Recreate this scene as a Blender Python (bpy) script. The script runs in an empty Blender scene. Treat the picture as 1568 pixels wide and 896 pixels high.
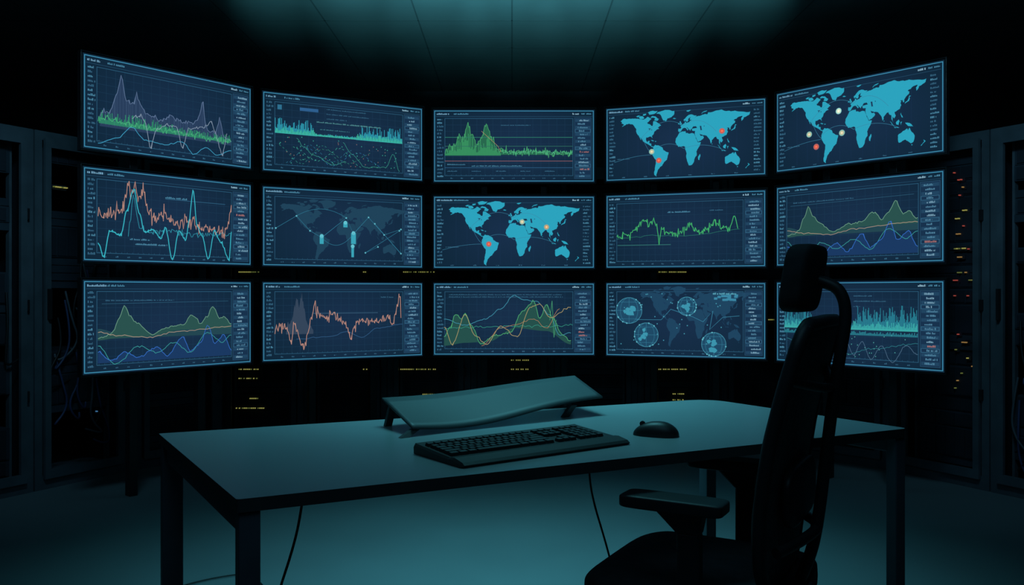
import bpy, bmesh, math, random
from mathutils import Vector, Matrix
from mathutils.geometry import tessellate_polygon
random.seed(7)
S = bpy.context.scene
S.view_settings.view_transform = 'Standard'
S.view_settings.look = 'None'

# ------------------------------------------------------------ materials
def lin(c):
    c = c/255.0
    return c/12.92 if c <= 0.04045 else ((c+0.055)/1.055)**2.4
def hexc(h):
    h = h.lstrip('#')
    return tuple(lin(int(h[i:i+2], 16)) for i in (0, 2, 4)) + (1,)
_m = {}
def pbr(name, col, rough=0.5, metal=0.0, var=0.25, scale=6.0, bump=0.0, spec=0.5, rvar=0.0):
    if name in _m: return _m[name]
    m = bpy.data.materials.new(name); m.use_nodes = True
    nt = m.node_tree; b = nt.nodes['Principled BSDF']
    tc = nt.nodes.new('ShaderNodeTexCoord')
    n = nt.nodes.new('ShaderNodeTexNoise'); n.inputs['Scale'].default_value = scale
    n.inputs['Detail'].default_value = 4
    nt.links.new(tc.outputs['Object'], n.inputs['Vector'])
    r = nt.nodes.new('ShaderNodeValToRGB')
    r.color_ramp.elements[0].position = 0.3; r.color_ramp.elements[1].position = 0.7
    r.color_ramp.elements[0].color = tuple(c*(1-var) for c in col)+(1,)
    r.color_ramp.elements[1].color = tuple(min(1, c*(1+var)) for c in col)+(1,)
    nt.links.new(n.outputs['Fac'], r.inputs['Fac'])
    nt.links.new(r.outputs['Color'], b.inputs['Base Color'])
    b.inputs['Roughness'].default_value = rough
    if rvar > 0:
        mr = nt.nodes.new('ShaderNodeMapRange'); mr.inputs['To Min'].default_value = rough-rvar; mr.inputs['To Max'].default_value = rough+rvar
        nt.links.new(n.outputs['Fac'], mr.inputs['Value']); nt.links.new(mr.outputs['Result'], b.inputs['Roughness'])
    b.inputs['Metallic'].default_value = metal
    b.inputs['Specular IOR Level'].default_value = spec
    if bump > 0:
        n2 = nt.nodes.new('ShaderNodeTexNoise'); n2.inputs['Scale'].default_value = scale*40
        nt.links.new(tc.outputs['Object'], n2.inputs['Vector'])
        bp = nt.nodes.new('ShaderNodeBump'); bp.inputs['Strength'].default_value = bump
        bp.inputs['Distance'].default_value = 0.002
        nt.links.new(n2.outputs['Fac'], bp.inputs['Height'])
        nt.links.new(bp.outputs['Normal'], b.inputs['Normal'])
    _m[name] = m
    return m
def emit(h, k=1.0):
    key = 'glow_'+h.lstrip('#')+('' if k == 1 else '_%g' % k)
    if key in _m: return _m[key]
    m = bpy.data.materials.new(key); m.use_nodes = True
    nt = m.node_tree; nt.nodes.clear()
    o = nt.nodes.new('ShaderNodeOutputMaterial'); e = nt.nodes.new('ShaderNodeEmission')
    e.inputs['Color'].default_value = hexc(h); e.inputs['Strength'].default_value = k
    nt.links.new(e.outputs[0], o.inputs[0]); _m[key] = m
    return m
def screen_bg():
    if 'screen_bg' in _m: return _m['screen_bg']
    m = bpy.data.materials.new('screen_bg'); m.use_nodes = True
    nt = m.node_tree; nt.nodes.clear()
    o = nt.nodes.new('ShaderNodeOutputMaterial'); e = nt.nodes.new('ShaderNodeEmission')
    tc = nt.nodes.new('ShaderNodeTexCoord'); vl = nt.nodes.new('ShaderNodeVectorMath'); vl.operation = 'LENGTH'
    mp = nt.nodes.new('ShaderNodeMapping'); mp.inputs['Scale'].default_value = (1.6, 0.0, 2.6)
    r = nt.nodes.new('ShaderNodeValToRGB')
    r.color_ramp.elements[0].position = 0.15; r.color_ramp.elements[0].color = hexc('182f4a')
    r.color_ramp.elements[1].position = 1.0; r.color_ramp.elements[1].color = hexc('0f2739')
    nt.links.new(tc.outputs['Object'], mp.inputs['Vector']); nt.links.new(mp.outputs[0], vl.inputs[0])
    nt.links.new(vl.outputs['Value'], r.inputs['Fac']); nt.links.new(r.outputs['Color'], e.inputs['Color'])
    nt.links.new(e.outputs[0], o.inputs[0]); _m['screen_bg'] = m
    return m

M_BLACK = pbr('black_plastic', (0.012, 0.014, 0.016), 0.45)
M_BEZEL = pbr('bezel_black', (0.008, 0.010, 0.012), 0.4)
M_RACK = pbr('rack_steel', (0.080, 0.105, 0.125), 0.5, 0.1)
M_RACKD = pbr('rack_dark', (0.014, 0.019, 0.028), 0.6)
M_UNIT = pbr('server_face', (0.036, 0.050, 0.066), 0.45, 0.2)
M_DESK = pbr('desk_laminate', (0.23, 0.295, 0.31), 0.30, 0, 0.05, 2.2, 0, .5, .06)
M_EDGE = pbr('desk_edge', (0.04, 0.05, 0.055), 0.5)
M_LEG = pbr('desk_leg_steel', (0.095, 0.118, 0.150), 0.5, 0.1)
M_FAB = pbr('chair_fabric', (0.022, 0.029, 0.034), 0.85, 0, 0.3, 30, 0.4)
M_MESH = pbr('chair_mesh', (0.070, 0.095, 0.105), 0.8, 0, 0.35, 60, 0.5)
M_CHP = pbr('chair_plastic', (0.016, 0.021, 0.025), 0.5)
M_STAND = pbr('stand_metal', (0.038, 0.056, 0.062), 0.5, 0.0, 0.05)
M_KEY = pbr('keycap', (0.018, 0.022, 0.025), 0.45)
M_FLOOR = pbr('floor_vinyl', (0.16, 0.205, 0.22), 0.40, 0, 0.08, 1.2, 0, .5, .06)
M_CEIL = pbr('ceiling_tile', (0.30, 0.33, 0.34), 0.85, 0, 0.06, 3)
M_CGRID = pbr('ceiling_grid_metal', (0.17, 0.19, 0.20), 0.8, 0, 0.06, 3)
M_WALL = pbr('wall_paint', (0.06, 0.07, 0.085), 0.9)
M_CABLE = pbr('cable_rubber', (0.006, 0.008, 0.010), 0.5)
M_CABB = pbr('cable_blue', (0.03, 0.05, 0.13), 0.5)
M_CABG = pbr('cable_grey', (0.07, 0.09, 0.11), 0.5)

# ------------------------------------------------------------ mesh helper
class MB:
    def __init__(s): s.v = []; s.f = []; s.m = []; s.mats = []
    def mi(s, mat):
        if mat not in s.mats: s.mats.append(mat)
        return s.mats.index(mat)
    def face(s, pts, mat):
        b = len(s.v); s.v += [tuple(p) for p in pts]; s.f.append(tuple(range(b, b+len(pts)))); s.m.append(s.mi(mat))
    def box(s, x0, x1, y0, y1, z0, z1, mat, mtx=None):
        b = len(s.v)
        P = [(x0,y0,z0),(x1,y0,z0),(x1,y1,z0),(x0,y1,z0),(x0,y0,z1),(x1,y0,z1),(x1,y1,z1),(x0,y1,z1)]
        if mtx: P = [tuple(mtx @ Vector(p)) for p in P]
        s.v += P
        for q in [(0,3,2,1),(4,5,6,7),(0,1,5,4),(1,2,6,5),(2,3,7,6),(3,0,4,7)]:
            s.f.append(tuple(b+i for i in q)); s.m.append(s.mi(mat))
    def cyl(s, p0, p1, r0, r1, mat, n=16):
        p0 = Vector(p0); p1 = Vector(p1); d = (p1-p0).normalized()
        a = d.orthogonal().normalized(); c = d.cross(a); b = len(s.v)
        for p, r in ((p0, r0), (p1, r1)):
            for i in range(n):
                t = 2*math.pi*i/n; s.v.append(tuple(p+a*math.cos(t)*r+c*math.sin(t)*r))
        for i in range(n):
            j = (i+1) % n; s.f.append((b+i, b+j, b+n+j, b+n+i)); s.m.append(s.mi(mat))
        s.f.append(tuple(b+i for i in reversed(range(n)))); s.m.append(s.mi(mat))
        s.f.append(tuple(b+n+i for i in range(n))); s.m.append(s.mi(mat))
    def build(s, name, parent=None, loc=(0,0,0), rz=0, bevel=0, seg=2, smooth=False, subsurf=0):
        me = bpy.data.meshes.new(name); me.from_pydata(s.v, [], s.f)
        for m in s.mats: me.materials.append(m)
        for p, i in zip(me.polygons, s.m): p.material_index = i; p.use_smooth = smooth
        me.update()
        o = bpy.data.objects.new(name, me); S.collection.objects.link(o)
        o.location = loc; o.rotation_euler = (0, 0, rz)
        if parent: o.parent = parent
        if bevel:
            b = o.modifiers.new('bevel', 'BEVEL'); b.width = bevel; b.segments = seg; b.limit_method = 'ANGLE'
        if subsurf:
            q = o.modifiers.new('sub', 'SUBSURF'); q.levels = subsurf; q.render_levels = subsurf
        return o
def empty(name, loc=(0,0,0), rz=0):
    o = bpy.data.objects.new(name, None); S.collection.objects.link(o); o.location = loc; o.rotation_euler = (0,0,rz)
    o.empty_display_size = 0.1
    return o
def tube(name, pts, r, mat, parent=None, radii=None, cyc=False):
    cu = bpy.data.curves.new(name, 'CURVE'); cu.dimensions = '3D'; cu.bevel_depth = r; cu.bevel_resolution = 4
    cu.use_fill_caps = True; cu.resolution_u = 8
    sp = cu.splines.new('NURBS'); sp.points.add(len(pts)-1)
    for i, p in enumerate(pts):
        sp.points[i].co = (*p, 1); sp.points[i].radius = radii[i] if radii else 1
    sp.use_endpoint_u = not cyc; sp.use_cyclic_u = cyc; sp.order_u = 3
    cu.materials.append(mat)
    o = bpy.data.objects.new(name, cu); S.collection.objects.link(o)
    if parent: o.parent = parent
    return o

# ------------------------------------------------------------ room shell
def plane_box(name, a, mat):
    b = MB(); b.box(*a, mat); return b.build(name)
plane_box('floor', (-4.6, 4.6, -1.6, 7.7, -0.1, 0.0), M_FLOOR)
ceil = plane_box('ceiling', (-4.6, 4.6, -1.6, 7.7, 2.9, 3.0), M_CEIL)
plane_box('wall_back', (-4.6, 4.6, 7.6, 7.7, 0, 2.9), M_WALL)
plane_box('wall_front', (-4.6, 4.6, -1.6, -1.5, 0, 2.9), M_WALL)
plane_box('wall_left', (-4.7, -4.6, -1.6, 7.7, 0, 2.9), M_WALL)
plane_box('wall_right', (4.6, 4.7, -1.6, 7.7, 0, 2.9), M_WALL)
g = MB()
x = -4.34
while x < 4.5:
    g.box(x-0.005, x+0.005, -1.5, 7.6, 2.8995, 2.9005, M_CGRID); x += 0.62
y = -1.2
while y < 7.6:
    g.box(-4.6, 4.6, y-0.005, y+0.005, 2.8995, 2.9005, M_CGRID); y += 0.62
g.build('grid_bars', ceil)

# ------------------------------------------------------------ screen canvas
class Canvas(MB):
    def __init__(s, W, H): super().__init__(); s.W = W; s.H = H
    def P(s, u, v, k): return ((u-0.5)*s.W, -(0.0212+0.0004*k), (0.5-v)*s.H)
    def rect(s, u0, v0, u1, v1, mat, k=1):
        s.face([s.P(u0,v1,k), s.P(u1,v1,k), s.P(u1,v0,k), s.P(u0,v0,k)], mat)
    def line(s, pts, mat, w=0.0042, k=6):
        q = [Vector(((u-0.5)*s.W, (0.5-v)*s.H)) for u, v in pts]; L = []; R = []
        n = len(q)
        for i in range(n):
            a = q[max(0,i-1)]; b = q[min(n-1,i+1)]; d = (b-a)
            if d.length < 1e-9: d = Vector((1,0))
            d.normalize(); nn = Vector((-d.y, d.x)); sc = 1.0
            if 0 < i < n-1:
                e = (q[i]-q[i-1])
                if e.length > 1e-9:
                    e.normalize(); c = abs(Vector((-e.y, e.x)).dot(nn)); sc = min(2.2, 1/max(c, 0.3))
            L.append(q[i]+nn*w/2*sc); R.append(q[i]-nn*w/2*sc)
        y = -(0.0212+0.0004*k)
        for i in range(n-1):
            s.face([(R[i].x,y,R[i].y),(R[i+1].x,y,R[i+1].y),(L[i+1].x,y,L[i+1].y),(L[i].x,y,L[i].y)], mat)
    def frame(s, u0, v0, u1, v1, mat, w=0.004, k=3):
        a = w/2/s.W; b = w/2/s.H
        s.rect(u0-a, v0-b, u1+a, v0+b, mat, k); s.rect(u0-a, v1-b, u1+a, v1+b, mat, k)
        s.rect(u0-a, v0-b, u0+a, v1+b, mat, k); s.rect(u1-a, v0-b, u1+a, v1+b, mat, k)
    def area(s, pts, base, mat, k=2):
        for (u0,v0),(u1,v1) in zip(pts, pts[1:]):
            b0 = base(u0) if callable(base) else base; b1 = base(u1) if callable(base) else base
            s.face([s.P(u0,b0,k), s.P(u1,b1,k), s.P(u1,v1,k), s.P(u0,v0,k)], mat)
    def poly(s, pts, mat, k=3):
        vs = [Vector(((u-0.5)*s.W, (0.5-v)*s.H, 0)) for u, v in pts]
        y = -(0.0212+0.0004*k)
        for t in tessellate_polygon([vs]):
            tri = [(vs[i].x, y, vs[i].y) for i in t]
            ax = (tri[1][0]-tri[0][0])*(tri[2][2]-tri[0][2])-(tri[1][2]-tri[0][2])*(tri[2][0]-tri[0][0])
            if ax < 0: tri.reverse()
            s.face(tri, mat)
    def disc(s, u, v, r, mat, k=7, n=18):
        s.face([((u-0.5)*s.W+r*math.cos(2*math.pi*i/n), -(0.0212+0.0004*k), (0.5-v)*s.H+r*math.sin(2*math.pi*i/n)) for i in range(n)], mat)
    def text(s, u0, v, u1, mat, h=0.010, k=4):
        u = u0
        while u < u1:
            w = random.choice([0.004, 0.005, 0.006, 0.007])/s.W
            hh = h*random.choice([0.6, 0.8, 1.0])/s.H
            s.rect(u, v+h/2/s.H-hh, min(u+w, u1), v+h/2/s.H, mat, k)
            u += w+0.0022/s.W
            if random.random() < 0.14: u += 0.005/s.W

C_BORDER='3d8bae'; C_TXT='4a86a3'; C_TXD='356480'; C_GRID='1b3953'; C_AX='2c5c7a'
SAL='b98a7c'; GRN='45b070'; CYN='3cc0cf'; MAP='2ca3be'

def interp(keys, u):
    for (a,b),(c,d) in zip(keys, keys[1:]):
        if u <= c:
            t = (u-a)/(c-a) if c > a else 0
            return b+(d-b)*max(0, t)
    return keys[-1][1]
def sinterp(keys, u):
    for (a,b),(c,d) in zip(keys, keys[1:]):
        if u <= c:
            t = max(0, (u-a)/(c-a)); t = t*t*(3-2*t); return b+(d-b)*t
    return keys[-1][1]
def series(keys, n=120, noise=0.0, smooth=False, u0=None, u1=None):
    u0 = keys[0][0] if u0 is None else u0; u1 = keys[-1][0] if u1 is None else u1
    f = sinterp if smooth else interp
    return [(u0+(u1-u0)*i/n, f(keys, u0+(u1-u0)*i/n)+random.gauss(0, noise)) for i in range(n+1)]

def base_ui(c, grid=True, side=True, inner=True):
    c.rect(0.004, 0.009, 0.996, 0.991, screen_bg(), 0)
    c.frame(0.012, 0.028, 0.988, 0.972, emit(C_BORDER), 0.0045)
    c.text(0.025, 0.068, 0.075+0.05*random.random(), emit('6fa0bd'), 0.011)
    c.text(0.13, 0.068, 0.22, emit(C_TXT), 0.010)
    c.text(0.86, 0.066, 0.90, emit('8fb8cc'), 0.011)
    c.text(0.915, 0.066, 0.935, emit(C_TXT), 0.009); c.text(0.945, 0.066, 0.975, emit(C_TXT), 0.009)
    c.rect(0.02, 0.10, 0.98, 0.104, emit('27506c'), 2)
    v = 0.14
    while v < 0.93:
        c.text(0.028, v, 0.028+random.choice([0.025, 0.03, 0.038]), emit(C_TXT if random.random() < .4 else C_TXD), 0.012); v += 0.048
    if side:
        c.rect(0.872, 0.12, 0.975, 0.94, emit('18324d'), 1)
        c.frame(0.872, 0.12, 0.975, 0.94, emit('2a526e'), 0.0024, 2)
        v = 0.155; i = 0
        while v < 0.93:
            if i % 2 == 0: c.rect(0.877, v-0.019, 0.970, v+0.019, emit('214460'), 2)
            if i % 5 == 3: c.frame(0.877, v-0.021, 0.970, v+0.021, emit('3a7292'), 0.0022, 3)
            col = '78a2b8' if random.random() < .3 else '4f829e'
            if random.random() < 0.06: col = 'a8706f'
            a = 0.89+random.random()*0.02
            c.text(a, v, a+0.03+random.random()*0.035, emit(col), 0.011); v += 0.047; i += 1
    if inner:
        c.frame(0.075, 0.13, 0.862, 0.90, emit(C_AX), 0.0028, 2)
        for i in range(12):
            u = 0.11+0.063*i; c.text(u, 0.935, u+0.014, emit(C_TXD), 0.008)
        for i in range(26): c.rect(0.085+0.03*i, 0.885, 0.0865+0.03*i, 0.90, emit(C_AX), 2)
    else:
        for i in range(6):
            u = 0.11+0.14*i; c.text(u, 0.945, u+0.02, emit(C_TXD), 0.007)
    if grid:
        for i in range(1, 16):
            u = 0.075+0.787*i/16; c.rect(u-0.0009, 0.13, u+0.0009, 0.90, emit(C_GRID), 1)
        for i in range(1, 9):
            v = 0.13+0.77*i/9; c.rect(0.075, v-0.0018, 0.862, v+0.0018, emit(C_GRID), 1)

# --- world map
LAND = {
'na':[(-168,66),(-162,70),(-156,71),(-140,70),(-128,70),(-115,68),(-100,68),(-94,72),(-86,69),(-82,67),(-87,64),(-94,60),(-92,57),(-85,55),(-82,52),(-79,52),(-78,58),(-77,62),(-70,61),(-65,58),(-60,55),(-56,52),(-62,49),(-65,48),(-61,45),(-67,44),(-70,42),(-74,40),(-76,35),(-81,31),(-80,26),(-82,29),(-85,30),(-90,29),(-97,28),(-97,22),(-94,18),(-90,21),(-87,21),(-88,16),(-83,15),(-83,10),(-78,8.5),(-80,7),(-85,10),(-92,14),(-97,16),(-105,20),(-109,26),(-113,30),(-110,23),(-115,29),(-117,33),(-121,36),(-124,41),(-124,47),(-130,54),(-135,58),(-145,60),(-152,59),(-158,56),(-164,54),(-158,58),(-165,61),(-164,64)],
'baf':[(-80,73),(-70,71),(-62,66),(-66,62),(-75,64),(-72,68),(-85,70)],
'vic':[(-117,73),(-105,73),(-102,69),(-115,69)],'ban':[(-125,74),(-118,76),(-112,76),(-120,72)],
'ell':[(-92,81),(-65,83),(-75,77),(-88,76)],'qe':[(-105,78),(-97,79),(-97,76),(-106,75)],
'gre':[(-55,82),(-35,83.5),(-20,81),(-20,74),(-25,70),(-38,66),(-43,60),(-50,62),(-53,67),(-55,71),(-60,76),(-70,77),(-65,80)],
'sa':[(-78,8),(-72,12),(-62,10),(-52,5),(-50,0),(-44,-3),(-35,-6),(-38,-13),(-40,-21),(-48,-26),(-53,-33),(-58,-35),(-62,-39),(-65,-42),(-67,-47),(-69,-52),(-68,-55),(-74,-52),(-75,-46),(-73,-38),(-71,-30),(-70,-20),(-76,-14),(-81,-6),(-80,0),(-77,4)],
'af':[(-17,15),(-16,22),(-10,29),(-6,35),(3,37),(10,37),(11,33),(20,31),(25,32),(33,31),(35,27),(38,20),(43,12),(51,12),(48,5),(42,-2),(39,-7),(40,-15),(35,-20),(33,-27),(27,-34),(19,-35),(15,-27),(12,-17),(13,-9),(9,-1),(9,4),(4,6),(-4,5),(-9,5),(-13,9)],
'mad':[(49,-12),(50,-16),(47,-25),(44,-24),(44,-17)],
'eu':[(-9,37),(-9,43),(-2,43),(-1,46),(-4,48),(2,51),(8,54),(8,57),(11,56),(12,54),(20,55),(22,58),(28,60),(22,60),(22,63),(25,66),(20,64),(17,61),(18,59),(15,56),(12,57),(10,59),(6,58),(5,61),(12,66),(18,70),(26,71),(40,68),(35,65),(44,67),(55,69),(68,69),(70,73),(80,73),(98,76),(105,77),(113,74),(130,72),(140,73),(160,70),(180,69),(178,64),(170,60),(163,58),(162,55),(157,51),(156,57),(160,61),(150,60),(137,54),(141,52),(140,48),(132,43),(129,40),(129,35),(126,35),(125,39),(119,39),(122,37),(120,34),(122,30),(118,24),(110,21),(106,20),(109,14),(105,9),(101,13),(103,2),(99,8),(98,16),(94,17),(91,22),(87,21),(80,15),(80,11),(77,8),(73,18),(69,22),(66,25),(57,26),(52,28),(48,30),(51,25),(56,25),(59,22),(52,16),(44,13),(39,21),(35,28),(35,32),(36,36),(28,37),(27,40),(35,42),(41,42),(38,46),(31,46),(28,42),(24,40),(23,37),(20,40),(14,45),(13,44),(18,40),(16,38),(12,42),(8,44),(3,43),(0,40),(-2,37),(-6,36)],
'uk':[(-5,50),(1,51),(0,53),(-2,56),(-3,58.5),(-6,57),(-4,54),(-5,52)],'ie':[(-10,52),(-6,52),(-6,55),(-9,54)],
'is':[(-24,65),(-20,66),(-14,65),(-18,63.5)],
'jp':[(130,32),(135,34),(140,35.5),(142,39),(141,42),(145,44),(141,45),(139,40),(136,36),(131,34)],
'su':[(95,5),(104,-3),(105,-6),(100,-1)],'bo':[(109,1),(116,6),(118,2),(115,-4),(110,-2)],
'ja':[(105,-6.5),(114,-7),(116,-9),(106,-8)],'sl':[(120,1),(124,1),(122,-1),(121,-5)],
'ng':[(131,-1),(141,-3),(150,-10),(143,-9),(138,-8),(133,-4)],'ph':[(121,18),(122,14),(126,8),(123,9),(120,15)],
'au':[(114,-22),(122,-18),(129,-15),(136,-12),(137,-16),(141,-11),(146,-19),(153,-26),(150,-37),(144,-39),(138,-35),(131,-31),(124,-33),(116,-35),(114,-28)],
'ta':[(145,-41),(148,-41),(147,-43.5)],'nz':[(173,-35),(178,-38),(174,-41),(168,-46),(167,-45),(172,-41),(175,-39)],
'lk':[(80,9),(82,7),(80,6)],'sv':[(12,79),(25,80),(18,77)],'nz2':[(52,71),(58,74),(68,77),(60,76),(54,73)],
'cu':[(-84,22.5),(-75,20.5),(-77,19.5)],'hi':[(-73,20),(-68,19),(-72,18)]}
rr = random.Random(3)
def rough(p, lv=2, a=0.10):
    for _ in range(lv):
        q = []
        for i in range(len(p)):
            x0,y0 = p[i]; x1,y1 = p[(i+1) % len(p)]
            q.append((x0,y0)); d = math.hypot(x1-x0, y1-y0)
            if d > 2.5:
                o = rr.uniform(-a, a)*d
                q.append(((x0+x1)/2-(y1-y0)/d*o, (y0+y1)/2+(x1-x0)/d*o))
        p = q
    return p
LAND = {k: rough(v) for k, v in LAND.items()}
def mp(lon, lat, b):
    return (b[0]+(lon+170)/350*(b[2]-b[0]), b[1]+(84-lat)/140*(b[3]-b[1]))
def world(c, b=(0.095, 0.08, 0.905, 0.955), col=MAP, k=3, edge=None):
    for n, p in LAND.items():
        c.poly([mp(x, y, b) for x, y in p], emit(col), k)
    for lake in ([(48,46),(52,46),(53,41),(54,37),(50,37),(49,42)], [(-92,47),(-84,47),(-86,45),(-87,42),(-89,46)], [(-83,45),(-80,44),(-82,42)], [(58,46),(61,46),(60,44)]):
        c.poly([mp(x, y, b) for x, y in lake], emit('1c3a5a'), k+2)
def glowdot(c, u, v, col, r=0.018):
    mid = {'e0604e': ('b0666a', 'd8604e', 'ff7a5a'), 'e8c48a': ('7fbcb4', 'c2c09a', 'f4e6c0'), 'e09a5a': ('8fa89a', 'd0a070', 'ffcf9a'), 'white': ('8fd0d0', 'd8ecc8', 'ffffe8')}[col]
    c.disc(u, v, r, emit(mid[0]), 7); c.disc(u, v, r*0.72, emit(mid[1]), 8); c.disc(u, v, r*0.35, emit(mid[2]), 9)
def arc(c, a, b, h, col, w=0.0022, k=6, n=20):
    c.line([(a[0]+(b[0]-a[0])*t/n, a[1]+(b[1]-a[1])*t/n-h*4*(t/n)*(1-t/n)) for t in range(n+1)], emit(col), w, k)

def s_map(dots):
    def f(c):
        base_ui(c, grid=False, side=False, inner=False)
        v = 0.15
        while v < 0.93:
            c.text(0.925, v, 0.925+random.choice([.03,.035,.045]), emit(C_TXD if random.random() < .6 else C_TXT), 0.010); v += 0.045
        for i in range(1, 12): c.rect(0.075+0.068*i, 0.12, 0.0765+0.068*i, 0.93, emit('193250'), 1)
        world(c)
        for a, b, h in [((.24,.42),(.5,.3),.12),((.3,.62),(.5,.6),.08),((.5,.3),(.7,.4),.1),((.06,.74),(.3,.66),.02),((.5,.6),(.76,.66),.06),((.24,.42),(.31,.66),-.04)]:
            arc(c, a, b, h, '3b7f9e', 0.0018)
        c.text(0.08, 0.70, 0.16, emit(C_TXD), 0.006)
        for u, v, col in dots: glowdot(c, u, v, col)
    return f

def bars(c, u0, u1, base, f, col, n=130, k=4):
    d = (u1-u0)/n
    for i in range(n):
        u = u0+d*i; h = f(u)*(0.25+0.75*random.random()**1.6)
        c.rect(u, base-h, u+d*0.75, base+0.01, emit(col), k)

def s11(c):
    base_ui(c)
    g1 = series([(.09,.62),(.15,.55),(.185,.33),(.205,.14),(.225,.42),(.27,.45),(.285,.33),(.30,.40),(.33,.52),(.42,.58),(.48,.5),(.55,.56),(.62,.55),(.655,.45),(.675,.26),(.70,.6),(.76,.62),(.785,.44),(.81,.66),(.86,.68)], 110, .014)
    c.area(g1, .74, emit('293e5c'), 2); c.line(g1, emit('5f7698'), .003, 5)
    for i in range(60):
        u = .09+.75*random.random(); v = interp([(a, b) for a, b in g1], u); c.rect(u, v, u+.0012, .72, emit('3f5878'), 3)
    bars(c, .085, .855, .70, lambda u: .13 if u < .55 else .08, '2f8f68', 150, 4)
    c.line(series([(.08,.66),(.86,.70)], 160, .02), emit('4bb57c'), .0026, 6)
    c.line(series([(.08,.92),(.18,.84),(.26,.70),(.33,.82),(.45,.84),(.55,.78),(.62,.9),(.7,.8),(.76,.88),(.86,.8)], 60, .004, True), emit('3f9fc4'), .003, 6)
    c.line(series([(.26,.6),(.31,.56),(.34,.66),(.365,.93),(.39,.7),(.45,.62),(.52,.62),(.55,.86),(.585,.62),(.68,.58),(.73,.5),(.77,.7),(.80,.9),(.83,.6)], 80, .01), emit('8598ac'), .003, 7)
def s12(c):
    base_ui(c)
    bars(c, .075, .86, .50, lambda u: .19 if (u < .30 or u > .58) else .03, '2f9db4', 170, 4)
    bars(c, .075, .86, .50, lambda u: .07 if (u < .32 or u > .56) else .02, '3cb49a', 130, 5)
    c.rect(.075, .505, .32, .512, emit('3ab0b4'), 5); c.rect(.56, .505, .86, .512, emit('3ab0b4'), 5)
    c.rect(.09, .16, .115, .22, emit('2e6f8f'), 3)
    c.rect(.22, .17, .33, .21, emit('2e5f8f'), 3)
    for v in (.16,.22,.28): c.text(.38, v, .38+.3*random.random()+.1, emit(C_TXD), .006)
    c.text(.32, .33, .72, emit('4f8c90'), .008); c.text(.34, .42, .52, emit('3f7f8a'), .006)
    for i in range(5):
        k = [(.1+.04*i+.16*j*(.8+.2*i/5), .62+.2*((i+j) % 2)+.06*random.random()) for j in range(4)]
        q = series([(a, b) for a, b in k if a < .85], 40, .006, True)
        for a in range(0, 40, 2): c.line(q[a:a+2], emit(['2f7f78','2b6c8a','3a9a8a','347a6a','2f6f9f'][i]), .0026, 6)
    for k in range(70):
        u = .1+.72*random.random(); v = .54+.34*random.random(); c.disc(u, v, .003, emit('3fae9a' if k % 3 else '8a6f6a'), 7, 6)
    q = series([(.2,.56),(.24,.66),(.3,.75),(.42,.86),(.5,.8)], 30, .006, True); c.line(q, emit('3c9a88'), .0022, 7)
    q = series([(.48,.56),(.53,.70),(.62,.86),(.75,.84),(.80,.66),(.84,.88)], 40, .006, True); c.line(q, emit('3c9a88'), .0022, 7)
def s13(c):
    base_ui(c)
    pk = series([(.075,.60),(.10,.52),(.14,.5),(.165,.34),(.19,.42),(.215,.19),(.24,.34),(.27,.5),(.30,.38),(.33,.21),(.36,.36),(.39,.52),(.43,.57),(.86,.60)], 160, .028)
    c.area(pk, .62, emit('28684e'), 3)
    bars(c, .075, .42, .62, lambda u: max(0, .60-interp([(.075,.58),(.16,.38),(.215,.22),(.27,.48),(.33,.22),(.42,.56)], u)), '3a9762', 70, 4)
    c.line(pk, emit('4aa86e'), .0028, 6)
    c.line(series([(.42,.58),(.86,.59)], 120, .022), emit('4eb680'), .003, 7)
    for v, col in ((.38,'2f7f6a'),(.50,'2f6a5f'),(.70,'8a5f68'),(.79,'2f5f85')): c.rect(.075, v, .86, v+.007, emit(col), 5)
    c.text(.09,.75,.20,emit(C_TXT),.007); c.text(.24,.77,.55,emit(C_TXT),.007); c.text(.42,.22,.6,emit(C_TXD),.006)
    for i in range(5): c.text(.09+.15*i, .84, .15+.15*i, emit(C_TXD), .007)
    c.line([(.30,.30),(.40,.5),(.42,.58)], emit('b0906a'), .0022, 7)
def s21(c):
    base_ui(c)
    sal = series([(.08,.5),(.2,.48),(.225,.3),(.24,.14),(.255,.3),(.275,.15),(.30,.3),(.325,.18),(.345,.42),(.38,.5),(.45,.46),(.5,.56),(.58,.5),(.66,.58),(.72,.56),(.8,.62),(.835,.55),(.86,.3)], 190, .04)
    sal = [(u, max(.12, v)) for u, v in sal]
    c.line(sal, emit(SAL), .0034, 7)
    c.line(series([(.08,.8),(.11,.94),(.14,.66),(.2,.7),(.23,.45),(.27,.2),(.30,.45),(.33,.66),(.38,.62),(.42,.72),(.45,.60),(.49,.95),(.53,.62),(.57,.72),(.59,.5),(.615,.15),(.64,.55),(.67,.66),(.71,.92),(.75,.6),(.79,.72),(.845,.93),(.86,.6)], 200, .008, True), emit('38b4c4'), .0048, 8)
    q = series([(.24,.7),(.27,.25),(.30,.62),(.36,.66),(.5,.62),(.6,.66),(.86,.62)], 90, .02); c.line(q, emit('2f8ba0'), .0030, 6)
    c.text(.45,.26,.58,emit(C_TXT),.010); c.rect(.45,.275,.82,.281,emit('2f6080'),4)
    c.text(.25,.74,.36,emit(C_TXT),.009); c.text(.28,.79,.46,emit(C_TXT),.010)
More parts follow.
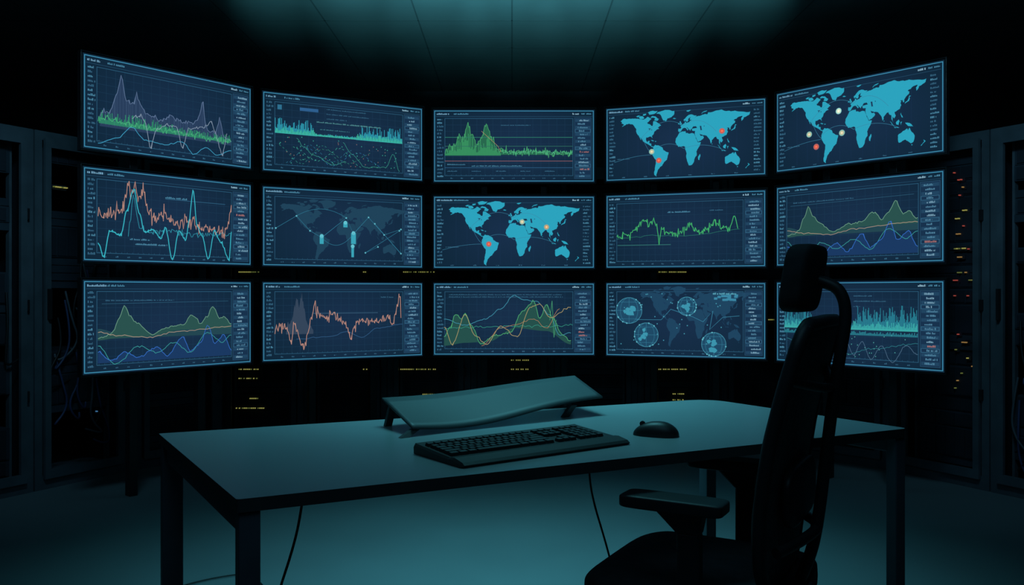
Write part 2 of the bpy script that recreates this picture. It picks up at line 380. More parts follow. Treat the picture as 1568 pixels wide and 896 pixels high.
def s22(c):
    base_ui(c, grid=False)
    world(c, (.10,.14,.88,.92), '20435a', 3)
    for i in range(1, 12): c.rect(.075+.066*i, .13, .0762+.066*i, .90, emit('183049'), 1)
    for u, v, w, h in ((.35,.6,.024,.10),(.495,.42,.026,.06),(.545,.55,.03,.14),(.54,.72,.016,.14)):
        c.rect(u-w/2, v, u+w/2, v+h, emit('3aa4b8'), 6); c.disc(u, v, .012, emit('62c2d0'), 7)
    pts = [(.08,.52),(.2,.36),(.28,.54),(.35,.62),(.5,.36),(.545,.56),(.64,.34),(.74,.56),(.85,.48),(.7,.72),(.62,.80),(.84,.5),(.85,.8),(.68,.42)]
    c.line(pts[:9], emit('2f7894'), .0022, 6); c.line(pts[9:], emit('2f7894'), .0022, 6)
    arc(c, (.2,.36), (.5,.36), .10, '2f7894'); arc(c, (.35,.62), (.545,.56), -.12, '2f7894')
    for u, v in pts: c.disc(u, v, .0055, emit('5fb4c4'), 8, 8)
def s24(c):
    base_ui(c)
    c.line(series([(.075,.56),(.16,.54),(.22,.42),(.25,.36),(.29,.44),(.31,.36),(.335,.42),(.345,.66),(.36,.5),(.45,.56),(.55,.44),(.6,.55),(.68,.42),(.74,.46),(.78,.5),(.81,.34),(.83,.48)], 150, .028), emit('42b46a'), .0042, 7)
    c.line(series([(.075,.60),(.3,.56),(.5,.58),(.84,.5)], 30, .004), emit('2c7a6a'), .0022, 5)
    c.rect(.08,.68,.42,.69,emit('2f6a6a'),4); c.text(.40,.26,.54,emit(C_TXT),.009); c.text(.66,.25,.74,emit(C_TXD),.007)
def s_area(c):
    base_ui(c)
    g = series([(.08,.62),(.12,.60),(.16,.56),(.19,.42),(.22,.28),(.25,.40),(.29,.48),(.37,.60),(.48,.52),(.56,.50),(.6,.40),(.63,.42),(.66,.50),(.70,.42),(.74,.30),(.78,.44),(.81,.42),(.86,.52)], 90, .006, True)
    base = lambda u: sinterp([(.08,.64),(.2,.62),(.35,.62),(.55,.56),(.86,.56)], u)
    c.area(g, base, emit('2a524e'), 3); c.line(g, emit('6a9a82'), .0032, 7)
    c.area(series([(.08,.52),(.2,.58),(.28,.5),(.36,.60),(.5,.54),(.7,.52),(.86,.50)], 50, 0, True), lambda u: .63, emit('234651'), 2)
    c.line(series([(.08,.56),(.2,.60),(.36,.63),(.5,.58),(.86,.54)], 50, .004, True), emit('b39a86'), .0026, 7)
    b = series([(.08,.76),(.15,.86),(.22,.78),(.3,.84),(.4,.74),(.46,.84),(.55,.64),(.6,.80),(.66,.72),(.71,.52),(.75,.74),(.81,.64),(.86,.82)], 80, .006, True)
    c.area(b, .88, emit('1b3962'), 2); c.line(b, emit('346abf'), .0034, 7)
    c.line(series([(.08,.7),(.17,.9),(.3,.72),(.4,.80),(.5,.70),(.6,.82),(.7,.60),(.8,.72),(.86,.64)], 70, .005, True), emit('3a9c9a'), .0028, 6)
    c.line([(.1,.26),(.84,.24)], emit('2f5f7a'), .002, 4); c.text(.12,.225,.5,emit(C_TXD),.006)
def s32(c):
    base_ui(c)
    a = series([(.14,.6),(.18,.45),(.2,.18),(.215,.35),(.23,.16),(.26,.5),(.3,.6)], 40, .02)
    c.area(a, .66, emit('34455a'), 3)
    c.line(series([(.075,.62),(.1,.54),(.15,.62),(.17,.80),(.185,.48),(.2,.6),(.225,.78),(.245,.84),(.27,.6),(.31,.28),(.33,.42),(.38,.48),(.42,.4),(.47,.5),(.5,.56),(.53,.74),(.57,.5),(.64,.48),(.7,.52),(.76,.46),(.80,.56),(.82,.36),(.845,.15),(.85,.5)], 180, .034), emit(SAL), .0038, 7)
    c.line(series([(.2,.72),(.4,.7),(.5,.64),(.6,.72),(.7,.6),(.86,.56)], 40, .004, True), emit('35608a'), .0026, 5)
    c.rect(.3,.40,.7,.407,emit('3a5f7a'),4)
    c.text(.72,.2,.8,emit(C_TXD),.007)
def s33(c):
    base_ui(c)
    g = series([(.07,.74),(.11,.6),(.14,.44),(.18,.50),(.2,.42),(.24,.6),(.3,.84),(.38,.72),(.48,.68),(.55,.4),(.62,.26),(.66,.5),(.70,.30),(.74,.5),(.8,.72),(.85,.8)], 90, .008, True)
    c.area(g, lambda u: sinterp([(.07,.86),(.2,.82),(.35,.8),(.5,.62),(.7,.66),(.85,.84)], u), emit('25504b'), 3)
    c.line(g, emit('4fa870'), .0036, 7)
    c.line(series([(.07,.6),(.12,.84),(.2,.44),(.26,.72),(.33,.84),(.42,.6),(.52,.74),(.60,.34),(.66,.30),(.72,.48),(.85,.34)], 90, .006, True), emit('aa9a6a'), .0034, 7)
    c.line(series([(.07,.5),(.2,.58),(.32,.5),(.42,.36),(.5,.18),(.56,.24),(.64,.26),(.72,.44),(.78,.72),(.85,.68)], 70, .004, True), emit('3f90a8'), .0034, 6)
    c.line(series([(.30,.86),(.42,.62),(.5,.58),(.62,.5),(.7,.62),(.78,.36)], 40, .004, True), emit('b8855f'), .0024, 6)
    c.line(series([(.07,.62),(.86,.58)], 60, .01), emit('3aa08a'), .0024, 5)
    c.line(series([(.72,.5),(.735,.24),(.745,.76),(.76,.5)], 14, .01), emit('45986e'), .0030, 7)
    for v in (.17,.20): c.text(.1,v,.8,emit(C_TXD),.006)
def globe(c, u, v, r, k=4):
    c.disc(u, v, r, emit('1f4a66'), k, 32)
    W, H = c.W, c.H
    for t in range(5):
        a = -1+0.5*t
        c.line([(u+r*math.sin(a*math.pi/2*.96)*math.cos(p)/W, v+r*math.sin(p)/H) for p in [math.pi*(-.5+i/14) for i in range(15)]], emit('347a96'), .002, k+1)
        hh = math.sin(a*.9*math.pi/2); ww = math.sqrt(max(0, 1-hh*hh))
        c.line([(u-r*ww/W, v+r*hh/H), (u+r*ww/W, v+r*hh/H)], emit('347a96'), .002, k+1)
    c.line([(u+r*math.cos(2*math.pi*i/30)/W, v+r*math.sin(2*math.pi*i/30)/H) for i in range(31)], emit('4494ac'), .003, k+2)
    for i in range(7):
        a = random.random()*6.28; d = random.random()*.65*r; rq = r*(.14+.16*random.random())
        uu, vv = u+d*math.cos(a)/W, v+d*math.sin(a)/H
        c.poly([(uu+rq*random.uniform(.5,1.1)*math.cos(t*.785)/W, vv+rq*random.uniform(.5,1.1)*math.sin(t*.785)/H) for t in range(8)], emit('3c94ac'), k+2)
    for i in range(9):
        a = random.random()*6.28; c.disc(u+r*math.cos(a)/W, v+r*math.sin(a)/H, .005, emit('5fb4c4'), k+3, 8)
def s34(c):
    base_ui(c, grid=False)
    world(c, (.22,.06,.9,.86), '1f4460', 2)
    globe(c, .155, .38, .085); globe(c, .265, .70, .078); globe(c, .685, .81, .076); globe(c, .52, .32, .06)
    c.line([(.2,.5),(.36,.5),(.42,.36),(.56,.46),(.62,.52),(.68,.38),(.66,.62),(.74,.46),(.84,.44)], emit('3a86a4'), .0024, 6)
    for i in range(40):
        c.disc(.1+.74*random.random(), .15+.7*random.random(), .004, emit('4494ac'), 6, 7)
    for i in range(14):
        u = .68+.16*random.random(); v = .16+.08*random.random(); c.rect(u, v, u+.02, v+.03, emit('3a86a4'), 4)
    c.text(.68,.155,.82,emit('5fb0c4'),.012)
    c.text(.12,.9,.3,emit(C_TXD),.006)
def s35(c):
    base_ui(c)
    bars(c, .06, .86, .54, lambda u: .26 if (u < .24 or u > .52) else .1, '2a8599', 190, 4)
    bars(c, .06, .86, .56, lambda u: .10, '3caaa8', 150, 5)
    c.rect(.06, .55, .86, .565, emit('3caaa8'), 5)
    bars(c, .06, .86, .62, lambda u: .04, '2a7f8f', 120, 4)
    c.line(series([(.45,.68),(.5,.86),(.55,.7),(.6,.9),(.66,.74),(.72,.92),(.8,.72),(.86,.82)], 60, .004, True), emit('4f6f8a'), .0024, 7)
    c.line(series([(.08,.7),(.2,.82),(.35,.72),(.45,.86),(.6,.78),(.86,.7)], 60, .006, True), emit('2f7f8a'), .0022, 6)
    for i in range(36): c.disc(.1+.74*random.random(), .62+.26*random.random(), .003, emit('4fa6a0'), 7, 6)
    for v in (.18,.24,.30): c.text(.5,v,.5+.3*random.random(),emit(C_TXD),.006)

rows = [2.080, 1.503, 0.922]
cols = [((-2.205,4.335),(-1.576,5.100)), ((-1.525,5.155),(-0.600,5.655)), ((-0.5305,5.70),(0.557,5.70)), ((0.628,5.67),(1.604,5.346)), ((1.641,5.241),(2.290,4.470))]
content = [[s11, s12, s13, s_map([(.735,.40,'e0604e'),(.345,.74,'e0604e'),(.30,.62,'e8c48a')]), s_map([(.41,.36,'white'),(.225,.58,'e8c48a'),(.27,.74,'e0604e'),(.43,.62,'e8c48a')])],
           [s21, s22, s_map([(.345,.66,'e0604e'),(.70,.43,'e09a5a'),(.55,.36,'e8c48a')]), s24, s_area],
           [s_area, s32, s33, s34, s35]]
HM = 0.4955
stand = empty('monitor_mounting_frame')
for j, (L, R) in enumerate(cols):
    cx, cy = (L[0]+R[0])/2, (L[1]+R[1])/2
    W = math.hypot(R[0]-L[0], R[1]-L[1]); ang = math.atan2(R[1]-L[1], R[0]-L[0])
    for i, z in enumerate(rows):
        b = MB()
        b.box(-W/2-.008, W/2+.008, -0.020, 0.016, -HM/2-.008, HM/2+.008, M_BEZEL)
        for a4 in ((-W/2-.008, W/2+.008, HM/2+.001, HM/2+.008), (-W/2-.008, W/2+.008, -HM/2-.008, -HM/2-.001), (-W/2-.008, -W/2-.001, -HM/2, HM/2), (W/2+.001, W/2+.008, -HM/2, HM/2)):
            b.box(a4[0], a4[1], -0.027, -0.019, a4[2], a4[3], M_BEZEL)
        b.box(-W*.32, W*.32, 0.016, 0.031, -HM*.34, HM*.34, M_BLACK)
        o = b.build('monitor', None, (cx, cy, z), ang, 0.0015)
        c = Canvas(W, HM); content[i][j](c); c.build('display', o)
    b = MB()
    for s in (-1, 1):
        b.box(s*.2-.022, s*.2+.022, 0.0315, 0.085, 0.0, 2.3, M_BEZEL)
    for z in rows: b.box(-.3, .3, 0.085, 0.115, z-.04, z+.04, M_BEZEL)
    b.build('post_%d' % (j+1), stand, (cx, cy, 0), ang, 0.003)

# ------------------------------------------------------------ server racks
rk = random.Random(11)
LEDY = emit('8e8c48'); LEDD = emit('586030'); LEDR = emit('923e36'); LEDB = emit('3c6e98'); LEDO = emit('8a6a3c')
def rack(p0, ang, strips=(), leds=0, cables=False, w=0.6, hot=False):
    d = 0.9; h = 2.0
    b = MB()
    for x0, x1 in ((0.002, .045), (w-.045, w-.002)):
        b.box(x0, x1, 0, .05, .0, h, M_RACK)
        b.box(x0, x1, d-.05, d, 0, h, M_RACK)
    b.box(.002, .012, .05, d-.05, .05, h-.02, M_RACKD); b.box(w-.012, w-.002, .05, d-.05, .05, h-.02, M_RACKD)
    b.box(.045, w-.045, 0, d, h-.05, h, M_RACK); b.box(.045, w-.045, 0, d, 0, .07, M_RACK)
    b.box(.045, w-.045, d-.02, d, .07, h-.05, M_RACKD)
    for x0, x1 in ((.05, .085), (w-.085, w-.05)): b.box(x0, x1, -.022, -.002, .06, h-.04, M_RACK)
    b.box(.085, w-.085, -.022, -.002, .06, .11, M_RACK); b.box(.085, w-.085, -.022, -.002, h-.09, h-.04, M_RACK)
    b.box(.06, .075, -.045, -.022, .95, 1.12, M_BLACK)
    for zz in (.5, 1.0, 1.5): b.box(w-.05, w-.035, -.02, 0, zz, zz+.06, M_BLACK)
    b.box(.085, .10, .06, .09, .07, h-.05, M_RACK); b.box(w-.10, w-.085, .06, .09, .07, h-.05, M_RACK)
    z = .10
    while z < h-.12:
        u = rk.choice([1, 1, 2, 2, 4])*.0445
        if z+u > h-.06: break
        if cables and rk.random() < .55: z += u; continue
        yy = .055+rk.choice([0, .004, .012])
        b.box(.10, w-.10, yy, .75, z+.002, z+u-.002, M_UNIT)
        n = rk.choice([3, 4, 6])
        if u > .06:
            for q in range(n):
                xx = .115+(w-.23)*q/n; b.box(xx, xx+(w-.23)/n-.008, yy-.006, yy, z+.01, z+u-.012, M_RACKD)
        z += u
    for x0, x1, z, k in strips:
        x = x0
        while x < x1:
            b.box(x, x+.007, .036, .048, z, z+.0065, LEDY if rk.random() < .7 else LEDD)
            x += .013 if rk.random() < .8 else .022
        b.box(x0-.004, x1+.004, .048, .056, z-.012, z+.016, M_RACKD)
    for i in range(leds):
        if hot: z = .50+.0445*int(rk.random()*30); x = .35+.12*rk.random()
        else: z = .12+.0445*int(rk.random()*38); x = .14+(w-.3)*rk.random()
        m = rk.choice([LEDY, LEDO, LEDO, LEDR, LEDR, LEDD] if hot else [LEDD, LEDO, LEDB]); n = rk.choice([1, 1, 2])
        for q in range(n): b.box(x+.016*q, x+.016*q+.007, .034, .048, z, z+.006, m)
        b.box(x-.004, x+.02*n, .048, .056, z-.01, z+.016, M_RACKD)
    o = b.build('server_rack', None, (p0[0], p0[1], 0), ang)
    if cables:
        for i in range(16):
            x = .12+.36*rk.random(); z0 = .5+1.3*rk.random()*(.6 if i % 2 else 1)
            tube('cable_%d' % i, [(x, .045, z0), (x+.03*rk.uniform(-1,1), .02, z0-.15), (x+.08*rk.uniform(-1,1), .018, z0-.30), (x+.1*rk.uniform(-1,1), .02, max(.09, z0-.42)), (x+.16*rk.uniform(-.5,.5), .05, max(.09, z0-.36))], .006, (M_CABB, M_CABG, M_CABLE)[i % 3], o)
    return o
a1 = math.atan2(5.22-4.685, -2.36+2.635)
rack((-2.912, 4.148), a1, [], 1, True)
rack((-2.635, 4.685), a1, [(.14,.22,1.70,1)], 1, True)
a2 = math.atan2(.60, .50)
rack((-2.335, 5.255), a2, [], 0)
A = lambda *l: [(a, b, z, 1) for a, b, z in l]
back = [A((.12,.27,1.245),(.10,.30,.26),(.2,.26,.33),(.12,.26,.541),(.12,.26,.475)), A((.42,.49,1.245),(.42,.49,.541)), A((.11,.34,1.245),(.09,.34,.541),(.25,.33,.36)),
        A((.29,.42,.607),(.29,.42,.541)), A((.2,.3,1.3)), A((.12,.36,1.245),(.12,.36,.541),(.26,.34,.363),(.26,.34,.32)), A((.3,.45,.9),)]
for i in range(7):
    rack((-2.1+.6*i+.003, 6.10), 0, back[i], 0)
def mirror_start(p, ang, w=.6):
    ex, ey = p[0]+w*math.cos(ang), p[1]+w*math.sin(ang)
    return (-ex, ey), -ang
for p, a, st, le, cb in (((-2.335,5.255), a2, [], 0, False), ((-2.635,4.685), a1, [(.36,.44,1.35,1)], 26, False), ((-2.912,4.148), a1, [], 1, True)):
    q, b_ = mirror_start(p, a); rack((q[0]+.0, q[1]), b_, st, le, cb, hot=le > 5)

# ------------------------------------------------------------ desk
desk = empty('desk')
A_=Vector((-.902,2.167)); B_=Vector((-.479,1.476)); C_=Vector((.665,2.871)); D_=Vector((1.049,2.25))
def rc(p, a, b, r, n=6):
    d1 = (a-p).normalized()*r; d2 = (b-p).normalized()*r; out = []
    for i in range(n+1):
        t = i/n; out.append((1-t)**2*(p+d1)+2*t*(1-t)*p+t*t*(p+d2))
    return out
out = rc(A_, C_, B_, .006)+rc(B_, A_, D_, .008)+rc(D_, B_, C_, .02)+rc(C_, D_, A_, .09, 10)
m = MB()
m.face([(p.x, p.y, .74) for p in out], M_DESK)
m.face([(p.x, p.y, .716) for p in reversed(out)], M_EDGE)
for i in range(len(out)):
    p, q = out[i], out[(i+1) % len(out)]
    m.face([(p.x,p.y,.716),(q.x,q.y,.716),(q.x,q.y,.74),(p.x,p.y,.74)], M_EDGE)
m.build('desktop', desk)
ex = (D_-B_).normalized(); ey = Vector((-ex.y, ex.x))
m = MB()
def orient(p): return Matrix.Translation((p.x, p.y, 0)) @ Matrix.Rotation(math.atan2(ex.y, ex.x), 4, 'Z')
feet = []
for P, sx, sy, hw_ in ((A_,1,-1,.025),(B_,1,1,.019),(C_,-1,-1,.020),(D_,-1,1,.017)):
    q = P+ex*sx*(hw_+.004)+ey*sy*(hw_+.004)
    feet.append(q)
    m.box(-hw_, hw_, -hw_, hw_, 0.008, .716, M_LEG, orient(q))
    m.box(-.016, .016, -.016, .016, 0.0, .008, M_BLACK, orient(q))
def beam(p, q, w, z0, z1):
    d = (q-p); mt = Matrix.Translation((p.x,p.y,0)) @ Matrix.Rotation(math.atan2(d.y,d.x),4,'Z')
    m.box(.012, d.length-.012, -w/2, w/2, z0, z1, M_LEG, mt)
beam(feet[0], feet[1], .034, .676, .7155); beam(feet[2], feet[3], .032, .676, .7155)
beam(feet[0]-ey*.03, feet[2]-ey*.03, .03, .68, .7155); beam(feet[1]+ey*.10, feet[3]+ey*.10, .03, .69, .7155)
m.build('frame', desk, bevel=.003)

# ------------------------------------------------------------ curved panel stand on desk
st = empty('curved_display_stand')
bl=Vector((-.248,2.12,.763)); tl=Vector((-.352,2.30,.815)); br=Vector((.267,2.50,.794)); tr=Vector((.199,2.70,.836))
N=48; K=6; m = MB()
def dip(t, s):
    a = -.013*math.sin(math.pi*t)-.009*math.sin(2*math.pi*t)
    return a*(1-s)+.35*a*s
for s_ in range(K+1):
    for t_ in range(N+1):
        t=t_/N; s=s_/K
        p=(bl*(1-t)+br*t)*(1-s)+(tl*(1-t)+tr*t)*s
        m.v.append(tuple(p+Vector((0,0,dip(t,s)))))
for s_ in range(K):
    for t_ in range(N):
        a=s_*(N+1)+t_; m.f.append((a,a+1,a+N+2,a+N+1)); m.m.append(m.mi(M_STAND))
m.mi(M_EDGE)
po=m.build('panel', st, smooth=True)
sd=po.modifiers.new('solid','SOLIDIFY'); sd.thickness=.005; sd.offset=-1; sd.material_offset_rim=1
m = MB()
for top, foot, w in ((Vector((-.243,2.14,.757)),Vector((-.268,2.105,.7405)),.026),(Vector((.175,2.44,.776)),Vector((.152,2.45,.7405)),.022),(Vector((-.32,2.27,.797)),Vector((-.335,2.29,.7405)),.02),(Vector((.18,2.66,.820)),Vector((.175,2.68,.7405)),.02)):
    dv = Vector((.80,.59,0))*w/2; th = Vector((-.5,.86,0))*.007
    lo=[foot-dv-th,foot+dv-th,foot+dv+th,foot-dv+th]; hi=[top-dv-th,top+dv-th,top+dv+th,top-dv+th]
    b=len(m.v); m.v+=[tuple(p) for p in lo+hi]
    for q in [(3,2,1,0),(4,5,6,7),(0,1,5,4),(1,2,6,5),(2,3,7,6),(3,0,4,7)]: m.f.append(tuple(b+i for i in q)); m.m.append(m.mi(M_EDGE))
m.build('feet', st)

# ------------------------------------------------------------ keyboard
kb = empty('keyboard', (.027, 1.957, .74), math.radians(36))
L2=.237
prof=[(-.105,.001),(-.108,.006),(-.100,.011),(-.070,.0165),(-.058,.016),(-.052,.0145),(.085,.023),(.093,.024),(.097,.019),(.096,.001)]
m=MB(); ends=[]
for xs,sc in ((-L2,.0),(-L2+.005,1),(L2-.005,1),(L2,.0)):
    ends.append([(xs,(y if sc else y*.96),(z if sc else max(.001,z-.004))) for y,z in prof])
for a,b in zip(ends,ends[1:]):
    for i in range(len(prof)):
        j=(i+1)%len(prof); m.face([a[i],b[i],b[j],a[j]][::-1],M_BLACK)
m.face(ends[0],M_BLACK); m.face(ends[-1][::-1],M_BLACK)
m.build('case',kb)
m=MB()
def key(x,y,w,d=.0155):
    z=.0145+(y+.052)/.137*.0085
    b=len(m.v); t=.0016
    m.v+=[(x,y,z),(x+w,y,z),(x+w,y+d,z+.001),(x,y+d,z+.001),(x+t,y+t,z+.0068),(x+w-t,y+t,z+.0068),(x+w-t,y+d-t,z+.0078),(x+t,y+d-t,z+.0078)]
    for q in [(4,5,6,7),(0,1,5,4),(1,2,6,5),(2,3,7,6),(3,0,4,7)]: m.f.append(tuple(b+i for i in q)); m.m.append(m.mi(M_KEY))
U=.0187
lay=[[1.25,1.25,1.25,6.25,1.25,1.25,1.25,1.25],[2.25]+[1]*10+[2.75],[1.75]+[1]*11+[2.25],[1.5]+[1]*12+[1.5],[1]*13+[2],[1]*15]
for r,row in enumerate(lay):
    y=-.047+r*.0182+(.004 if r==5 else 0); x=-L2+.012
    for w in row: key(x,y,w*U-.0022); x+=w*U
    x0=-L2+.012+15*U+.010
    for q in range(3):
        if r in (2,) : continue
        if r==1 and q!=1: continue
        key(x0+q*U,y,U-.0022)
    x1=x0+3*U+.010
    for q in range(4): key(x1+q*U,y,U-.0022)
m.build('keys',kb)

# ------------------------------------------------------------ mouse
ms=empty('computer_mouse',(.362,2.135,.74),math.radians(160))
m=MB(); n=28; kk=10
for i in range(kk):
    for j in range(n):
        q=[]
        for ii,jj in ((i,j),(i,j+1),(i+1,j+1),(i+1,j)):
            ph=ii/kk*math.pi/2; th=2*math.pi*jj/n
            cx=math.cos(th); sy=math.sin(th)
            r=max(0,math.cos(ph))**.75
            X=.058*r*math.copysign(abs(cx)**.85,cx); Y=.031*r*math.copysign(abs(sy)**.85,sy)*(1-.12*(X/.058))
            Z=.036*math.sin(ph)**.9*(1-.22*(X/.058+.25)**2)
            q.append((X,Y,Z+.0005))
        m.face(q,M_BLACK)
o=m.build('shell',ms,smooth=True)
w_=o.modifiers.new('weld','WELD'); w_.merge_threshold=.00005
m=MB(); m.cyl((.034,-.003,.0285),(.034,.003,.0285),.007,.007,M_KEY); m.build('wheel',ms)

# ------------------------------------------------------------ cables
tube('power_cable',[(.205,2.30,.715),(.207,2.30,.64),(.215,2.30,.55),(.255,2.30,.42),(.30,2.34,.25),(.33,2.42,.05),(.36,2.6,.006),(.5,3.2,.006),(.9,4.2,.006)],.0028,M_CABLE)
tube('network_cable',[(-.43,1.76,.70),(-.435,1.76,.66),(-.45,1.76,.58),(-.50,1.78,.44),(-.56,1.9,.2),(-.64,2.2,.02),(-.8,2.9,.006),(-1.0,3.32,.006),(-1.15,3.26,.006),(-1.27,3.12,.006),(-1.5,2.9,.006)],.0028,M_CABLE)

# ------------------------------------------------------------ office chair (local +x = facing)
ch=empty('office_chair',(.455,2.0,0),math.atan2(.49,-.87))
def softbox(name,cx,cy,cz,sx,sy,sz,mat,r=.4,deform=None):
    m=MB(); n=44; k=22
    for i in range(k+1):
        ph=-math.pi/2+math.pi*i/k
        for j in range(n):
            th=2*math.pi*j/n
            f=lambda v,e: math.copysign(abs(v)**e,v)
            X=f(math.cos(ph),r)*f(math.cos(th),r)*sx/2; Y=f(math.cos(ph),r)*f(math.sin(th),r)*sy/2; Z=f(math.sin(ph),r)*sz/2
            if deform: X,Y,Z=deform(X,Y,Z)
            m.v.append((cx+X,cy+Y,cz+Z))
    for i in range(k):
        for j in range(n):
            m.f.append((i*n+j,i*n+(j+1)%n,(i+1)*n+(j+1)%n,(i+1)*n+j)); m.m.append(m.mi(mat))
    return m.build(name,ch,smooth=True)
SK=[(.48,.178),(.64,.184),(.79,.206),(.9,.232),(1.035,.270)]
def hw(z): return interp([(.48,.17),(.58,.212),(.75,.226),(.9,.220),(1.0,.210),(1.035,.195)],z)
def bp(u,v):
    z=.48+.555*v; t=-1+2*u
    return (-interp(SK,z)+.008*t*t, t*hw(z), z)
m=MB(); nu,nv=20,28
for i in range(nu+1):
    for j in range(nv+1): m.v.append(bp(i/nu,j/nv))
for i in range(nu):
    for j in range(nv):
        a=i*(nv+1)+j; m.f.append((a,a+1,a+nv+2,a+nv+1)); m.m.append(m.mi(M_MESH))
o=m.build('back_mesh',ch,smooth=True); s_=o.modifiers.new('solid','SOLIDIFY'); s_.thickness=.020; s_.offset=0
rim=[bp(0,v/14) for v in range(1,14)]+[bp(.03,1),bp(.2,1),bp(.5,1.005),bp(.8,1),bp(.97,1)]+[bp(1,1-v/14) for v in range(1,14)]+[bp(.95,0),bp(.7,0),bp(.3,0),bp(.05,0)]
tube('back_frame',rim,.015,M_CHP,ch,cyc=True)
softbox('lumbar',-.215,0,.66,.03,.30,.13,M_CHP,.5)
sp=[(-.19,.0,.40),(-.235,0,.50),(-.255,0,.60),(-.270,0,.74),(-.287,0,.88),(-.302,0,.98),(-.312,0,1.04),(-.308,0,1.090),(-.285,0,1.120),(-.235,0,1.130)]
tube('spine',sp,.0130,M_CHP,ch)
tube('yoke_lower',[(-.20,-.17,.56),(-.235,-.09,.57),(-.255,0,.58),(-.235,.09,.57),(-.20,.17,.56)],.012,M_CHP,ch)
tube('yoke_upper',[(-.235,-.2,.92),(-.265,-.09,.90),(-.287,0,.89),(-.265,.09,.90),(-.235,.2,.92)],.010,M_CHP,ch)
softbox('headrest',-.229,0,1.131,.056,.250,.148,M_FAB,.36,lambda X,Y,Z:(X+.5*Y*Y-.16*Z,Y*(1-.5*max(0,-Z)),Z))
softbox('seat',.005,0,.430,.475,.47,.085,M_FAB,.38,lambda X,Y,Z:(X,Y,Z-(.5*max(0,X-.15)**1.5 if X>.15 else 0)))
softbox('seat_pan',.0,0,.382,.42,.40,.05,M_CHP,.4)
for s,nm in ((1,'right'),(-1,'left')):
    y=s*.235
    softbox('arm_pad_'+nm,-.002,y,.655,.225,.080,.028,M_CHP,.24)
    m=MB()
    m.box(-.062,-.012,y-.015,y+.015,.40,.60,M_CHP)
    b=len(m.v); m.v+=[(-.062,y-.016,.595),(-.012,y-.016,.595),(-.012,y+.016,.595),(-.062,y+.016,.595),(-.070,y-.028,.645),(.035,y-.028,.645),(.035,y+.028,.645),(-.070,y+.028,.645)]
    for q in [(0,3,2,1),(4,5,6,7),(0,1,5,4),(1,2,6,5),(2,3,7,6),(3,0,4,7)]: m.f.append(tuple(b+i for i in q)); m.m.append(m.mi(M_CHP))
    m.box(-.07,.0,min(y,y*.3),max(y,y*.3),.355,.40,M_CHP)
    m.build('arm_post_'+nm,ch,bevel=.006)
m=MB(); m.box(-.20,.10,-.07,.07,.33,.372,M_CHP); m.box(-.24,-.16,-.03,.03,.35,.45,M_CHP)
m.cyl((0,0,.10),(0,0,.345),.026,.026,M_CHP,20); m.cyl((0,0,.075),(0,0,.20),.036,.032,M_CHP,20)
m.build('mechanism',ch,bevel=.004)
m=MB()
for i in range(5):
    a=2*math.pi*i/5+.3; r=.30
    ca,sa=math.cos(a),math.sin(a); b=len(m.v)
    for rr_,w,z0,z1 in ((.02,.032,.075,.12),(r,.018,.07,.09)):
        for sx,z in ((-1,z0),(1,z0),(1,z1),(-1,z1)): m.v.append((ca*rr_-sa*w*sx,sa*rr_+ca*w*sx,z))
    for q in [(0,1,5,4),(1,2,6,5),(2,3,7,6),(3,0,4,7),(4,5,6,7)]: m.f.append(tuple(b+t for t in q)); m.m.append(m.mi(M_CHP))
    for s in (-1,1):
        c0=Vector((ca*r-sa*.012*s,sa*r+ca*.012*s,.028)); c1=Vector((ca*r-sa*.030*s,sa*r+ca*.030*s,.028))
        m.cyl(c0,c1,.028,.028,M_BLACK,18)
    m.cyl((ca*r,sa*r,.03),(ca*r,sa*r,.08),.008,.008,M_BLACK,10)
m.build('star_base',ch)

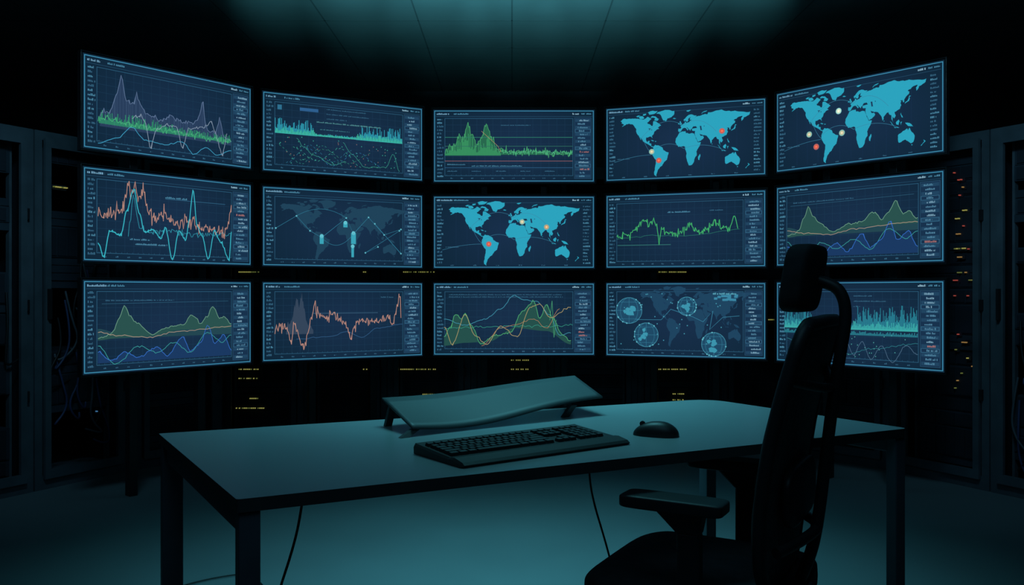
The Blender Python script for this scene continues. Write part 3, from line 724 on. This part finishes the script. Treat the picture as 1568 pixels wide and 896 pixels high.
# ------------------------------------------------------------ added lamps, all out of view
lampb=MB()
lampb.cyl((0,3.1,2.62),(0,3.1,2.66),.55,.55,M_BLACK,40)
for a in (0.5,2.6,4.7): lampb.cyl((.4*math.cos(a),3.1+.4*math.sin(a),2.66),(.4*math.cos(a),3.1+.4*math.sin(a),2.9),.004,.004,M_BLACK,6)
lampb.build('added_pendant_body')  # unseen housing, added to carry the overhead light
ub=MB()
ub.box(-1.25,1.25,3.72,3.78,2.425,2.440,M_BLACK)
for xx in (-1.2,1.2): ub.cyl((xx,3.75,2.44),(xx,3.75,2.9),.004,.004,M_BLACK,6)
ub.build('added_spot_bar')  # invented carrier for the ceiling spots, kept above the frame
def area(name,loc,size,power,col,target=None,spread=180):
    l=bpy.data.lights.new(name,'AREA'); l.shape='DISK'; l.size=size; l.energy=power; l.color=col; l.spread=math.radians(spread)
    o=bpy.data.objects.new(name,l); S.collection.objects.link(o); o.location=loc
    if target: o.rotation_euler=(Vector(target)-Vector(loc)).to_track_quat('-Z','Y').to_euler()
    return o
TEAL=(.16,.72,.84)
area('added_downlight',(0,3.1,2.61),1.0,12.5,TEAL,None,78)  # unseen light added for the teal pool on desk and floor
area('added_fill_light',(0,1.2,2.86),2.0,7.5,(.24,.62,.85),(0,2.4,0),170)  # added soft fill above the frame to lift the dark racks
for s in (-1,1):
    area('added_rack_fill',(s*1.6,3.0,2.87),.5,3.6,(.26,.62,.85),(s*2.75,4.8,1.3),70)  # helper light added each side to brighten the rack fronts
for xx,pw,ty in ((-1.15,70,4.85),(-.77,120,4.97),(-.38,165,5.05),(0,180,5.08),(.38,165,5.05),(.77,120,4.97),(1.15,70,4.85)):
    l=bpy.data.lights.new('added_ceiling_spot','SPOT'); l.energy=pw; l.color=TEAL; l.spot_size=math.radians(26); l.spot_blend=1; l.shadow_soft_size=.04  # added spots, fanned and graded to shape the ceiling glow
    o=bpy.data.objects.new('added_ceiling_spot',l); S.collection.objects.link(o); o.location=(xx,3.75,2.49)
    o.rotation_euler=(Vector((xx*1.2,ty,2.9))-o.location).to_track_quat('-Z','Y').to_euler()

w=bpy.data.worlds.new('world'); S.world=w; w.use_nodes=True
w.node_tree.nodes['Background'].inputs[0].default_value=(.01,.02,.03,1)
w.node_tree.nodes['Background'].inputs[1].default_value=.3

cam=bpy.data.cameras.new('camera'); cam.lens=36*1300/1568; cam.sensor_width=36; cam.clip_start=.05
co=bpy.data.objects.new('camera',cam); S.collection.objects.link(co); co.location=(0,0,1.10); co.rotation_euler=(math.pi/2,0,0)
S.camera=co
